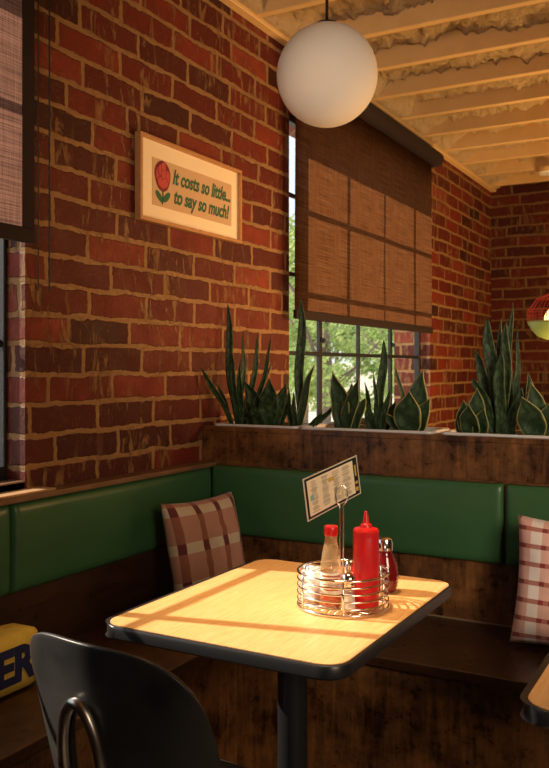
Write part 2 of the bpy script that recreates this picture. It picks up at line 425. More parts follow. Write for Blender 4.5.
# right bench in front of the planter wall
b = thing('booth_bench', 'dark wooden booth bench running right below the snake plant planter wall', 'bench', (0, 2.4, 0))
XB1 = 2.2
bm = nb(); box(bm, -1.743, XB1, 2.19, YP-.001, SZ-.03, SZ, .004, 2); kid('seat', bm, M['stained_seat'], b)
bm = nb(); box(bm, -1.37, XB1, 2.205, 2.225, .0, SZ-.031); kid('front_panel', bm, M['stained'], b)
bm = nb(); box(bm, -1.742, XB1, YP-.012, YP-.001, SZ+.001, .925); kid('back_panel', bm, M['stained'], b)
bm = nb(); box(bm, -1.30, XB1, YP-.016, YP-.0125, SZ+.001, SZ+.006); kid('seat_bead', bm, plain('worn_brass_bead', (0.35, 0.25, 0.14), .4, .3), b)
for (a, c) in ((-1.7225, -.642), (-.637, .42), (.425, 1.47)):
    bm = cushion(a, c, YP-.038, YP-.013, .668, .921, '-y'); kid('back_cushion', bm, M['vinyl'], b, True)
# planter wall
b = thing('planter_box', 'long stained plywood planter wall holding the snake plant trays behind the booth', 'planter', (0, 2.8, 0))
PZ = 1.062
bm = nb(); box(bm, XW+.002, XB1, YP, YP+.022, .0, PZ-.018); kid('front_panel', bm, M['stained'], b)
bm = nb(); box(bm, XW+.002, XB1, YP+.27, YP+.292, .0, PZ-.018); kid('rear_panel', bm, M['stained'], b)
TX = [(-1.755, -1.40), (-1.385, -.895), (-.862, -.2), (-.15, .5)]
bm = nb()
box(bm, XW+.002, XB1, YP-.004, YP+.040, PZ-.018, PZ, .002, 1); box(bm, XW+.002, XB1, YP+.245, YP+.292, PZ-.018, PZ, .002, 1)
xs = [XW+.002] + [v for t in TX for v in t] + [XB1]
for k in range(0, len(xs), 2):
    box(bm, xs[k], xs[k+1], YP+.040, YP+.245, PZ-.018, PZ)
kid('top_frame', bm, M['stained'], b)

# ================================================================== PLANTER TRAYS AND PLANTS
tray_lab = ['white planter tray beside the brick wall, nearest the framed saying',
            'white planter tray in front of the window with the lowered brown blind',
            'white planter tray right of the window, below the far brick corner', 'white planter tray further right on the planter wall']
for (a, c), lb in zip(TX[:3], tray_lab):
    cx = (a+c)/2; cy = YP+.1425
    t = thing('planter_tray', lb, 'planter tray', (cx, cy, PZ-.15), 0, 'planter trays on the planter wall')
    hx = (c-a)/2-.003; hy = .099
    bm = nb(); r = .02
    L = [[(x, y, z) for x, y in rrect(-w, w, -h, h, r)] for w, h, z in ((hx-.02, hy-.02, 0), (hx-.008, hy-.008, .145), (hx+.006, hy+.006, .150), (hx+.006, hy+.006, .157), (hx-.010, hy-.010, .157), (hx-.014, hy-.014, .12))]
    prism_layers(bm, L); obj('tray', bm, M['white_plastic'], t)
    bm = nb(); box(bm, -hx+.016, hx-.016, -hy+.016, hy-.016, .118, .142, .003); obj('soil', bm, M['soil'], t)

def leaf_mat(name, dark, band, edge, ew=0.12, bscale=38):
    m = NT(name); uv = m.coord('UV'); sp = m.new('ShaderNodeSeparateXYZ'); m.l.new(uv, sp.inputs[0])
    o = m.coord('Object')
    v = m.mapping(uv, scale=(2.2, bscale, 1)); n = m.noise(v, 1.0, 4, .7, dist=.6)
    col = m.mix(m.rng(n, .45, .62), dark, band)
    e = m.math('ABSOLUTE', m.math('SUBTRACT', sp.outputs[0], .5)); e = m.math('ADD', e, m.math('MULTIPLY', m.math('SUBTRACT', m.noise(uv, 9, 2), .5), .03))
    if edge: col = m.mix(m.rng(e, .5-ew-.02, .5-ew+.01), col, edge)
    m.set(Base_Color=col, Roughness=.55, Specular_IOR_Level=.35); m.bump(n, .15, .002)
    return m.m
M['leaf_dark'] = leaf_mat('snake_leaf_dark', (0.010, 0.028, 0.009), (0.060, 0.115, 0.040), None)
M['leaf_yellow'] = leaf_mat('snake_leaf_yellow_edge', (0.012, 0.036, 0.014), (0.05, 0.10, 0.035), (0.30, 0.29, 0.10), .028, 26)
def leaf(par, base, tip, w, mat, bend=0.0, yaw=0.0, fold=0.35, shape='blade', twist=0.0):
    """base, tip world points; w full width (m); bend sideways sag as fraction of length"""
    base = Vector(base); tip = Vector(tip); d = tip-base; Ln = d.length
    side0 = Vector((math.cos(yaw), math.sin(yaw), 0))
    sag = Vector((0, 0, 1)).cross(Vector((0, 1, 0)))
    dirp = Vector((d.z, 0, -d.x)); dirp = dirp.normalized() if dirp.length > 1e-6 else Vector((1, 0, 0))
    N, K = 22, 6; bm = nb(); uvl = bm.loops.layers.uv.new('UVMap'); V = []; UV = {}
    for i in range(N+1):
        t = i/N; p = base + d*t + dirp*(bend*Ln*4*t*(1-t)) + dirp*(.012*math.sin(t*9+Ln*40))*min(1, Ln*2)*.5
        if shape == 'blade': ww = w*(0.55+0.9*t-0.5*t*t)*(1-t**5)**.8*(1 if t < .98 else .6) if t < 1 else 0
        elif shape == 'spear': ww = w*1.15*(.55+1.1*t-.85*t*t)*(1-t**3)
        else: ww = w*1.12*(.35+1.9*t*(1-t)*1.6)*(1-t**4)**.9
        ww = max(ww, .0012)
        dd = (tip-base).normalized()
        tw = yaw+twist*t
        s = Vector((math.cos(tw), math.sin(tw), 0)); s = (s-dd*s.dot(dd)).normalized(); nrm = s.cross(dd)
        row = []
        for k in range(K+1):
            q = k/K*2-1
            lip = .05*math.sin(t*14+q*2)*ww*abs(q)
            v = bm.verts.new(p + s*(q*ww/2) + nrm*(fold*ww*.5*(q*q-.4)+lip)); UV[v] = (k/K, t*Ln*1.0); row.append(v)
        V.append(row)
    for i in range(N):
        for k in range(K):
            bm.faces.new((V[i][k], V[i][k+1], V[i+1][k+1], V[i+1][k]))
    for f in bm.faces:
        for lp in f.loops: lp[uvl].uv = UV[lp.vert]
    bmesh.ops.translate(bm, verts=bm.verts[:], vec=-par.location)
    o = obj('leaf', bm, mat, par, True)
    md = o.modifiers.new('thickness', 'SOLIDIFY'); md.thickness = .0035; md.offset = 0
    return o
def plant(label, bu, by, leaves, mat, group='snake plants in the planter wall'):
    b0 = at_y(bu, 430, by); b0.z = PZ-.012
    r = thing('snake_plant', label, 'plant', b0, 0, group)
    for L in leaves:
        (u0, u1, v1, w, dy, kw) = L
        base = at_y(u0, 430, by+dy*.25); base.z = PZ-.016
        tip = at_y(u1, v1, by+dy)
        mt = kw.pop('mat', mat)
        leaf(r, base, tip, w, mt, **kw)
    return r
D, Yl = M['leaf_dark'], M['leaf_yellow']
yb = YP+.14
B = lambda **k: k
plant('tall thin snake plant with upright spear leaves at the left end against brick', 237, yb-.01, [
    (237, 228, 304, .034, .02, B(bend=-.02, shape='blade', yaw=.3)), (234, 200, 368, .026, -.17, B(bend=.04, shape='blade', yaw=.2)),
    (237, 244, 330, .022, .05, B(bend=.02, shape='spear', yaw=.8)), (241, 259, 332, .024, .03, B(bend=.03, shape='spear', yaw=.6)),
    (246, 273, 333, .020, -.02, B(bend=.03, shape='spear', yaw=.2)), (243, 271, 361, .022, .03, B(bend=.04, shape='spear')),
    (233, 216, 382, .026, -.09, B(bend=.04, shape='spear', yaw=-.2)), (240, 240, 360, .03, -.03, B(shape='spear')), (238, 231, 350, .03, -.05, B(shape='spear'))], D)
plant('low bushy snake plant with broad dark leaves between the spear leaved plants', 268, yb, [
    (262, 244, 380, .055, -.03, B(bend=.05, shape='broad', fold=.5)), (268, 270, 378, .065, -.05, B(shape='broad', yaw=.2)),
    (273, 287, 383, .045, .0, B(bend=-.04, shape='broad', yaw=.4)), (278, 290, 400, .03, .03, B(shape='blade')),
    (262, 252, 402, .045, -.06, B(shape='broad')), (270, 262, 394, .05, .05, B(shape='broad')), (256, 246, 396, .04, .02, B(shape='broad', yaw=.5))], D)
plant('tall column shaped snake plant beside the left edge of the blind', 297, yb+.01, [
    (299, 301, 299, .040, .0, B(shape='blade', yaw=.4, bend=.004)), (300, 315, 364, .034, -.03, B(shape='spear', bend=-.05, yaw=.2, mat=Yl)),
    (291, 288, 387, .022, .0, B(shape='spear')), (296, 293, 392, .024, -.04, B(shape='spear')), (304, 337, 401, .022, -.02, B(bend=.06, shape='spear', yaw=.3)),
    (304, 322, 412, .02, -.06, B(bend=.04, shape='spear'))], D)
plant('broad leaved snake plant left of the centre of the window tray', 345, yb, [
    (344, 333, 371, .062, -.03, B(shape='broad', bend=.03, fold=.4)), (351, 352, 383, .06, .0, B(shape='broad', yaw=.3)),
    (346, 360, 378, .05, -.05, B(shape='broad', bend=-.03, yaw=-.2)), (352, 365, 398, .04, -.02, B(shape='blade')), (340, 340, 404, .04, .03, B(shape='broad'))], Yl)
plant('narrow snake plant with one tall banded leaf in the middle of the window tray', 377, yb+.01, [
    (377, 384, 340, .036, .0, B(shape='blade', bend=.01, yaw=.2)), (373, 365, 382, .022, .03, B(shape='spear')), (380, 390, 388, .028, -.02, B(shape='spear')),
    (373, 368, 404, .035, -.04, B(shape='broad')), (383, 396, 400, .03, .03, B(shape='broad')), (378, 374, 372, .02, -.03, B(shape='spear'))], D)
plant('snake plant with wide yellow edged leaves at the right end of the window tray', 409, yb-.01, [
    (408, 409, 391, .085, -.05, B(shape='broad', fold=.3)), (414, 424, 370, .066, .02, B(shape='broad', bend=-.05, yaw=.2)),
    (404, 395, 366, .020, .03, B(shape='blade', bend=.05, yaw=.7)), (416, 430, 398, .05, .0, B(shape='broad', bend=-.04)), (402, 386, 414, .04, -.02, B(shape='blade', bend=.03))], Yl)
plant('short bushy snake plant at the left end of the right hand tray', 472, yb-.02, [
    (470, 463, 400, .055, -.03, B(shape='broad')), (474, 477, 388, .06, -.01, B(shape='broad', yaw=.3)), (478, 484, 408, .045, -.04, B(shape='broad')),
    (468, 459, 412, .05, .0, B(shape='broad')), (472, 468, 404, .06, -.06, B(shape='broad', yaw=-.2))], Yl)
plant('tall dense snake plant with long upright leaves against the far brick corner', 500, yb+.01, [
    (499, 487, 317, .050, .0, B(shape='blade', yaw=.2)), (498, 474, 350, .040, .02, B(shape='blade', bend=.02)), (502, 501, 318, .034, .05, B(shape='spear')),
    (504, 511, 303, .040, .03, B(shape='spear', yaw=.3)), (505, 507, 322, .040, -.02, B(shape='blade', bend=-.01)), (512, 519, 326, .026, .04, B(shape='spear', yaw=.7)),
    (496, 473, 378, .042, -.03, B(shape='blade', bend=.03)), (506, 522, 388, .04, -.03, B(shape='blade')), (500, 500, 352, .045, -.05, B(shape='blade')), (508, 527, 384, .03, .02, B(shape='spear'))], D)
plant('snake plant with wide pale edged leaves at the far right of the right hand tray', 537, yb-.02, [
    (537, 521, 397, .075, -.05, B(shape='broad', bend=.05, fold=.3)), (541, 531, 382, .06, .0, B(shape='broad', yaw=.3)), (538, 529, 373, .03, .03, B(shape='blade', yaw=.6)),
    (545, 552, 400, .06, -.01, B(shape='broad')), (548, 560, 388, .05, .03, B(shape='blade'))], Yl)

# ================================================================== BLINDS
def make_blind(name_label, y0, y1, zb, zt, mat, x=-1.72, edge=False, cords=(), roller=(None, None)):
    t = thing('roller_blind', name_label, 'blind', (x, (y0+y1)/2, zb))
    bm = nb(); n = 30; V = []
    for i in range(n+1):
        y = y0+(y1-y0)*i/n
        V.append([bm.verts.new((x+.002*math.sin(i*.7+z*3), y, z)) for z in [zb+.02+(zt-zb)*j/20 for j in range(21)]])
    for i in range(n):
        for j in range(20): bm.faces.new((V[i][j], V[i+1][j], V[i+1][j+1], V[i][j+1]))
    kid('fabric', bm, mat, t, True)
    bm = nb(); box(bm, x-.010, x+.010, y0-.002, y1+.002, zb-.012, zb+.03, .006, 3); kid('hem_bar', bm, M['blind_hem'], t, 'auto')
    if edge:
        bm = nb(); box(bm, x+.0025, x+.006, y1-.042, y1, zb+.03, zt); kid('dark_edge_strip', bm, M['blind_hem'], t)  # dark strip down one side of the fabric
    r0, r1 = roller
    bm = nb(); tube(bm, [(x+.012, r0, zt+.015), (x+.012, r1, zt+.015)], .048, 28); kid('roller', bm, M['blind_hem'], t, 'auto')
    for yy in (r0, r1):
        bm = nb(); box(bm, XW+.002, x+.02, yy-.004 if yy == r0 else yy, yy if yy == r0 else yy+.004, zt-.03, zt+.055, .001, 1); kid('bracket', bm, M['black_metal'], t)
    for (yc, za) in cords:
        bm = nb(); tube(bm, [(x-.03, yc, zt), (x-.03, yc, za)], .0022, 6); kid('cord', bm, M['black_cord'], t)
    return t
make_blind('mauve woven roller blind with dark border over the near left window', -.26, 1.717, 1.637, 2.60, M['blind_near'], edge=True,
           cords=((1.768, 1.50), (1.812, 1.50)), roller=(-.28, 1.73))
make_blind('large orange brown woven roller blind lowered over the window behind the plants', 3.290, 5.168, 1.510, 2.605, M['blind'], roller=(3.27, 5.235))

# ================================================================== FRAMED SAYING
fx = XW+.004; fy0, fy1, fz0, fz1 = 2.236, 2.890, 1.779, 2.073
t = thing('framed_picture', 'framed cross stitch saying with a red rose hung on the brick wall', 'picture', (fx, (fy0+fy1)/2, fz0))
M['frame_wood'] = wood_mat('pale_oak_frame', (0.42, 0.20, 0.07), (0.60, 0.32, 0.13), 'y', .4, 2)
M['mat_board'] = plain('cream_mat_board', (0.92, 0.78, 0.52), .8)
m = NT('tan_stitched_cloth'); o_ = m.coord(); m.set(Base_Color=m.mix(m.noise(o_, 500, 2), (0.55, 0.36, 0.19), (0.70, 0.48, 0.27)), Roughness=.9); M['cloth'] = m.m
bm = nb(); w = .013; dpt = .026
for (a, c, e, g) in ((fy0, fy1, fz0, fz0+w), (fy0, fy1, fz1-w, fz1), (fy0, fy0+w, fz0+w, fz1-w), (fy1-w, fy1, fz0+w, fz1-w)):
    box(bm, fx, fx+dpt, a, c, e, g, .0015, 1)
kid('frame', bm, M['frame_wood'], t)
bm = nb(); box(bm, fx, fx+.012, fy0+w, fy1-w, fz0+w, fz1-w); kid('mat_board', bm, M['mat_board'], t)
cy0, cy1, cz0, cz1 = fy0+.080, fy1-.062, fz0+.062, fz1-.068
bm = nb(); box(bm, fx+.012, fx+.0135, cy0, cy1, cz0, cz1); kid('stitched_cloth', bm, M['cloth'], t)
M['thread_green'] = plain('green_thread', (0.035, 0.13, 0.055), .8); M['thread_dark'] = plain('maroon_thread', (0.20, 0.02, 0.03), .8); M['thread_red'] = plain('red_thread', (0.50, 0.07, 0.06), .8)
def text_mesh(s, size, bold=0.0, shear=0.0, extrude=.0004):
    cu = bpy.data.curves.new('writing', 'FONT'); cu.body = s; cu.size = size; cu.offset = bold; cu.shear = shear; cu.extrude = extrude; cu.align_x = 'LEFT'
    to = bpy.data.objects.new('writing', cu); C.objects.link(to)
    dg = bpy.context.evaluated_depsgraph_get(); me = bpy.data.meshes.new_from_object(to.evaluated_get(dg))
    bm = nb(); bm.from_mesh(me); bpy.data.objects.remove(to); bpy.data.meshes.remove(me); bpy.data.curves.remove(cu)
    return bm
def write_on_wall(s, ya, yb_, zbase, height, par, x, mat, shear=.30, bold=.0024):
    bm = text_mesh(s, 1.0, bold*12, shear, .01)
    xs_ = [v.co.x for v in bm.verts]; a, c = min(xs_), max(xs_)
    for v in bm.verts:
        X, Y_, Z = v.co
        v.co = Vector((x+(Z*.05), ya+(X-a)/(c-a)*(yb_-ya), zbase+Y_*height))
    return kid('writing', bm, mat, par)
tx0 = cy0+.118
write_on_wall('It costs so little...', tx0, cy1-.010, cz0+.094, .073, t, fx+.0142, M['thread_green'])
write_on_wall('to say so much!', tx0+.008, cy1-.018, cz0+.026, .073, t, fx+.0142, M['thread_green'])
# rose
ry, rz = cy0+.058, cz0+.108
def flat_poly(pts, x, th=.0006):
    bm = nb(); prism_layers(bm, [[(x, a, c) for a, c in pts], [(x+th, a, c) for a, c in pts]]); return bm
def blob(cy, cz, a, b_, rot, n=20, sq=0):
    P = []
    for k in range(n):
        th = 2*math.pi*k/n; u_ = a*math.cos(th)*(1+sq*math.sin(3*th)); v_ = b_*math.sin(th)
        P.append((cy+u_*math.cos(rot)-v_*math.sin(rot), cz+u_*math.sin(rot)+v_*math.cos(rot)))
    return P
rose = kid('rose', flat_poly(blob(ry, rz, .046, .054, 0, sq=.05), fx+.0136), M['thread_dark'], t)
for q, (dy, dz, a, b_, r) in enumerate(((0, -.004, .040, .047, 0), (-.020, -.006, .019, .038, .2), (.022, -.008, .019, .036, -.25), (0, -.022, .033, .022, 0), (-.004, .020, .026, .024, .3), (.004, .012, .013, .026, -.3), (.002, .034, .014, .016, 0))):
    kid('petal', flat_poly(blob(ry+dy, rz+dz, a*1.02, b_*1.02, r), fx+.0142+q*.0004, .0002), M['thread_dark'], t).parent = rose
    kid('petal', flat_poly(blob(ry+dy, rz+dz, a*.90, b_*.90, r), fx+.0143+q*.0004, .0002), M['thread_red'], t).parent = rose
for (dy, dz, r) in ((-.020, -.073, -.7), (.024, -.070, .75)):
    kid('leaf', flat_poly(blob(ry+dy, rz+dz, .026, .012, r), fx+.0136), M['thread_green'], t).parent = rose
bm = nb(); tube(bm, [(fx+.014, ry, rz-.05), (fx+.014, ry+.002, rz-.08), (fx+.014, ry-.003, rz-.098)], .003, 6); kid('stem', bm, M['thread_green'], t).parent = rose

# ================================================================== GLOBE PENDANT
gc = at_t(327, 75.5, 2.5); gr = .150
t = thing('globe_pendant', 'large frosted white glass globe lamp hanging on a black rod', 'pendant lamp', (gc.x, gc.y, gc.z-gr))
m = NT('opal_glass'); m.set(Base_Color=(0.97, 0.85, 0.71), Roughness=.75, Subsurface_Weight=.6, Subsurface_Radius=(.08, .07, .06), Subsurface_Scale=1.0, Specular_IOR_Level=.3); M['opal'] = m.m
bm = nb(); bmesh.ops.create_uvsphere(bm, u_segments=64, v_segments=40, radius=gr, matrix=Matrix.Translation(gc)); kid('globe', bm, M['opal'], t, True)
bm = nb(); lathe(bm, [(0, .006), (.012, .006), (.034, .003), (.040, -.006), (.038, -.009), (0, -.009)], gc.x, gc.y, gc.z+gr, 32); kid('cap', bm, M['black_metal'], t, 'auto')
bm = nb(); tube(bm, [(gc.x, gc.y, gc.z+gr+.01), (gc.x, gc.y, 2.86)], .0048, 10); kid('rod', bm, M['black_metal'], t, True)

# ================================================================== GREEN CAGE LAMP + CEILING DISC
gl = at_t(556, 322, 4.6)
t = thing('cage_pendant', 'pendant lamp with a lime green bowl and red wire cage', 'pendant lamp', (gl.x, gl.y, gl.z-.1))
bm = nb(); R = .152
prof = [(0, -.098), (.05, -.096), (.095, -.078), (.128, -.045), (.148, -.008), (R, .004), (R-.004, .004), (.142, -.008), (.122, -.043), (.09, -.073), (.045, -.09), (0, -.092)]
lathe(bm, prof, gl.x, gl.y, gl.z, 40); kid('bowl', bm, plain('lime_green_enamel', (0.42, 0.60, 0.17), .3), t, True)
bm = nb()
for k in range(22):
    a = 2*math.pi*k/22
    tube(bm, [(gl.x+R*.99*math.cos(a), gl.y+R*.99*math.sin(a), gl.z), (gl.x+R*.98*math.cos(a), gl.y+R*.98*math.sin(a), gl.z+.065), (gl.x+.10*math.cos(a), gl.y+.10*math.sin(a), gl.z+.13), (gl.x+.015*math.cos(a), gl.y+.015*math.sin(a), gl.z+.165)], .0016, 5)
for r_, z_ in ((R*.985, .035), (R*.98, .065), (.10, .13)): tube(bm, ring_pts(gl.x, gl.y, gl.z+z_, r_, 40), .0018, 5, closed=True)
kid('wire_cage', bm, plain('red_wire', (0.55, 0.03, 0.02), .4), t)
m = NT('lit_bulb'); m.set(Base_Color=(1, .8, .5), Emission_Color=(1.0, .66, .30), Emission_Strength=2.2); M['bulb'] = m.m
bm = nb(); bmesh.ops.create_uvsphere(bm, u_segments=24, v_segments=16, radius=.062, matrix=Matrix.Translation(gl+Vector((0, 0, .018)))); kid('bulb', bm, M['bulb'], t, True)
bm = nb(); tube(bm, [(gl.x, gl.y, gl.z+.078), (gl.x, gl.y, gl.z+.18)], .016, 12); kid('socket', bm, M['black_metal'], t)
bm = nb(); tube(bm, [(gl.x, gl.y, gl.z+.17), (gl.x, gl.y, 2.87)], .003, 8); kid('cord', bm, M['black_cord'], t)
dc = at_z(546, 171, ZC-.03)
t = thing('ceiling_light', 'small round white ceiling light fixed to a joist at the far right', 'ceiling light', (dc.x, 6.26, ZC-.045))
bm = nb(); lathe(bm, [(0, 0), (.055, .002), (.062, .012), (0, .012)], 0, 0, 0, 28); obj('diffuser', bm, plain('white_diffuser', (.85, .83, .8), .5), t, 'auto')
bm = nb(); lathe(bm, [(.0, .012), (.07, .012), (.072, .030), (.07, .045), (0, .045)], 0, 0, 0, 28); obj('housing', bm, M['joist'], t, 'auto')

# ================================================================== PILLOWS
def plaid(name, base, ustr, vstr, cross=None):
    m = NT(name); uv = m.coord('UV'); sp = m.new('ShaderNodeSeparateXYZ'); m.l.new(uv, sp.inputs[0])
    def bands(s, L):
        acc = None
        for c, h in L:
            f = m.math('COMPARE', s, c, h); acc = f if acc is None else m.math('MAXIMUM', acc, f)
        return acc
    weave = m.noise(m.mapping(uv, scale=(300, 300, 1)), 1, 2)
    col = m.mix(weave, tuple(c*.88 for c in base), base)
    masks = []
    for axis, L, c, f in ustr+vstr:
        mk = bands(sp.outputs[axis], L); masks.append(mk)
        col = m.mix(m.math('MULTIPLY', mk, f), col, c)
    if cross:
        i, j, c, f = cross
        col = m.mix(m.math('MULTIPLY', m.math('MULTIPLY', masks[i], masks[j]), f), col, c)
    m.set(Base_Color=col, Roughness=.9, Sheen_Weight=.2); m.bump(weave, .25, .001)
    return m.m
def pillow_mesh(W, H, T, seed=0):
    bm = nb(); uvl = bm.loops.layers.uv.new('UVMap'); N = 36; UV = {}
    rows = {}
    for side in (1, -1):
        for i in range(N+1):
            for j in range(N+1):
                u = i/N*2-1; v = j/N*2-1
                rim = abs(u) == 1 or abs(v) == 1
                if rim and side == -1: rows[(side, i, j)] = rows[(1, i, j)]; continue
                pin_u = 1-.07*(1-v*v)*abs(u)**2; pin_v = 1-.07*(1-u*u)*abs(v)**2
                th = T/2*((1-u**4)*(1-v**4))**.55
                p = Vector((u, v, seed))
                th *= 1+.12*noise.noise(p*2.2)
                th += .006*noise.noise(p*7)*(1-abs(u)**3)*(1-abs(v)**3)
                vt = bm.verts.new((u*W/2*pin_u, -side*th, H/2+v*H/2*pin_v)); UV[vt] = ((u+1)/2, (v+1)/2); rows[(side, i, j)] = vt
    for side in (1, -1):
        for i in range(N):
            for j in range(N):
                f = bm.faces.new((rows[(side, i, j)], rows[(side, i+1, j)], rows[(side, i+1, j+1)], rows[(side, i, j+1)]))
                for lp in f.loops: lp[uvl].uv = UV[lp.vert]
    return bm
M['plaid_a'] = plaid('terracotta_plaid', (0.62, 0.30, 0.20),
    [(1, [(.91, .045), (.58, .045), (.26, .045)], (0.74, 0.62, 0.42), .85)],
    [(0, [(.07, .04), (.36, .036), (.64, .036), (.91, .036)], (0.30, 0.09, 0.05), .85)], (0, 1, (0.13, 0.008, 0.012), .85))
M['plaid_b'] = plaid('pink_plaid', (0.86, 0.52, 0.44),
    [(0, [(.16, .045), (.42, .045), (.68, .045), (.93, .045)], (0.92, 0.84, 0.78), .9)],
    [(1, [(.07, .018), (.21, .018), (.35, .018), (.49, .018), (.63, .018), (.77, .018), (.91, .018)], (0.42, 0.10, 0.06), .85),
     (0, [(.045, .03), (.22, .02), (.30, .02), (.48, .02), (.56, .02), (.74, .02)], (0.60, 0.25, 0.2), .12)], (1, 2, (0.22, 0.01, 0.01), .8))
def pillow(label, mat, loc, rotz, tilt, roll, W, H, T, seed):
    o = obj('throw_pillow', pillow_mesh(W, H, T, seed), mat, None, True)
    o.rotation_mode = 'XYZ'; o.rotation_euler = (tilt, roll, rotz); o.location = loc
    tag(o, label, 'pillow', 'plaid throw pillows on the booth benches'); return o
pillow('terracotta plaid throw pillow with cream bands in the booth corner', M['plaid_a'], (-1.520, 2.345, SZ+.004), math.radians(78), math.radians(-13), math.radians(-1), .33, .375, .11, 1)
pillow('pink and white plaid throw pillow leaning on the right green backrest', M['plaid_b'], (-.392, 2.462, SZ+.006), math.radians(2), math.radians(-10), math.radians(2), .385, .365, .12, 5)

# yellow cushion with lettering on left bench
t = thing('lettered_cushion', 'yellow block shaped cushion with navy letters on the left bench', 'cushion', (-1.59, 1.44, SZ))
yx0, yx1, yy0, yy1, yz0, yz1 = -1.67, -1.555, 1.22, 1.585, SZ+.002, .625
bm = nb(); box(bm, yx0, yx1, yy0, yy1, yz0, yz1)
bmesh.ops.subdivide_edges(bm, edges=bm.edges[:], cuts=9, use_grid_fill=True)
c0 = Vector(((yx0+yx1)/2, (yy0+yy1)/2, (yz0+yz1)/2)); hs = Vector(((yx1-yx0)/2, (yy1-yy0)/2, (yz1-yz0)/2))
for v in bm.verts:
    q = v.co-c0; n_ = Vector((q.x/hs.x, q.y/hs.y, q.z/hs.z)); r = .025
    inner = Vector([max(-(hs[k]-r), min(hs[k]-r, q[k])) for k in range(3)]); dlt = q-inner
    if dlt.length > r: dlt = dlt.normalized()*r
    q2 = inner+dlt
    puff = .010*(1-abs(n_.y)**3)*(1-abs(n_.z)**3) if abs(n_.x) > .98 else 0
    v.co = c0+q2+Vector((puff*(1 if n_.x > 0 else -1), 0, .006*noise.noise(v.co*14) if n_.z > -.5 else 0))
M['yellow'] = mottled('yellow_fleece', (0.62, 0.42, 0.05), (0.72, 0.50, 0.08), 40, .9, .4, .003)
kid('cushion_body', bm, M['yellow'], t, True)
bm = text_mesh('ER', 1.0, .045, 0, .02)
xs_ = [v.co.x for v in bm.verts]; a, c = min(xs_), max(xs_)
for v in bm.verts:
    X, Y_, Z = v.co; s = (X-a)/(c-a); yv = 1.425+s*.136; zv = .515+Y_*.115
    ny_ = (yv-c0.y)/hs.y; nz_ = (zv-c0.z)/hs.z
    v.co = Vector((yx1+.010*(1-abs(ny_)**3)*(1-abs(nz_)**3)+.001+Z*.08, yv, zv))
kid('lettering', bm, plain('navy_felt', (0.008, 0.012, 0.07), .8), t)

# ================================================================== TABLES
def make_table(label, x0, x1, y0, y1):
    cx, cy = (x0+x1)/2, (y0+y1)/2
    t = thing('dining_table', label, 'table', (cx, cy, 0), 0, 'diner tables')
    hx, hy = (x1-x0)/2, (y1-y0)/2; r = .052
    bm = nb()
    L = []
    for off, z in ((-.006, .722), (0, .727), (.0, .744), (-.0025, .7485), (-.006, .750)):
        L.append([(x, y, z) for x, y in rrect(-hx-off*-1, hx+off, -hy-off, hy+off, r+off, 10)])
    prism_layers(bm, L); obj('edge_band', bm, M['black_edge'], t, 'auto')
    bm = nb(); prism_layers(bm, [[(x, y, z) for x, y in rrect(-hx+.007, hx-.007, -hy+.007, hy-.007, r-.007, 10)] for z in (.740, .7515)])
    obj('table_top', bm, M['laminate'], t)
    bm = nb(); tube(bm, [(0, 0, .025), (0, 0, .71)], .034, 32); obj('pedestal', bm, M['black_metal'], t, 'auto')
    bm = nb()
    for a in (45, 135):
        ca, sa = math.cos(math.radians(a)), math.sin(math.radians(a))
        tube(bm, [(-.24*ca, -.24*sa, .71), (.24*ca, .24*sa, .71)], .012, 8)
    obj('top_bracket', bm, M['black_metal'], t)
    bm = nb(); lathe(bm, [(0, 0), (.20, 0), (.205, .008), (.19, .018), (.06, .030), (0, .032)], 0, 0, 0, 40); obj('base_plate', bm, M['black_metal'], t, 'auto')
    return t
make_table('wood grain diner table with black edge carrying the condiment caddy', -1.168, -.612, 1.345, 2.035)
make_table('diner table cut off at the lower right edge of the picture', -.306, .27, 1.336, 2.035)

# ================================================================== CHAIR
t = thing('dining_chair', 'black moulded dining chair with steel hoop in its backrest', 'chair', (-.896, 1.082, 0), math.radians(-5))
M['chair_shell'] = mottled('scuffed_black_laminate', (0.014, 0.014, 0.015), (0.050, 0.047, 0.045), 9, .40, .10, .002)
hz = .662; ha, hb = .030, .088
def outer(th):
    # outline about the slot centre in (s, z)
    c, s = math.cos(th), math.sin(th)
    n_ = 3.4 if s > 0 else 2.5; ax = .199; up = .188; dn = .150
    b_ = up if s > 0 else dn
    r_ = (abs(c/ax)**n_+abs(s/b_)**n_)**(-1/n_)
    x = r_*c; z = r_*s
    if z < 0: x *= 1-.38*(-z/dn)**1.3
    return x, z
def shell_pt(x, z):
    zz = z+hz
    y = -.060 + (1.3+5.0*max(0, .86-zz))*x*x - (zz-.62)*.16 + .35*(zz-.62)**2
    return Vector((x, y, zz))
bm = nb(); NA, NR = 96, 14; Rg = []
for i in range(NR+1):
    f = i/NR; row = []
    for k in range(NA):
        th = 2*math.pi*k/NA; ox, oz = outer(th)
        hx_, hz_ = ha*math.cos(th), hb*math.sin(th)
        row.append(bm.verts.new(shell_pt(hx_+(ox-hx_)*f, hz_+(oz-hz_)*f)))
    Rg.append(row)
for a, c in zip(Rg, Rg[1:]):
    for k in range(NA): bm.faces.new((a[k], a[(k+1) % NA], c[(k+1) % NA], c[k]))
o = obj('backrest', bm, M['chair_shell'], t, True)
md = o.modifiers.new('thickness', 'SOLIDIFY'); md.thickness = .009; md.offset = 0
bv = o.modifiers.new('edge', 'BEVEL'); bv.width = .0025; bv.segments = 2; bv.limit_method = 'ANGLE'
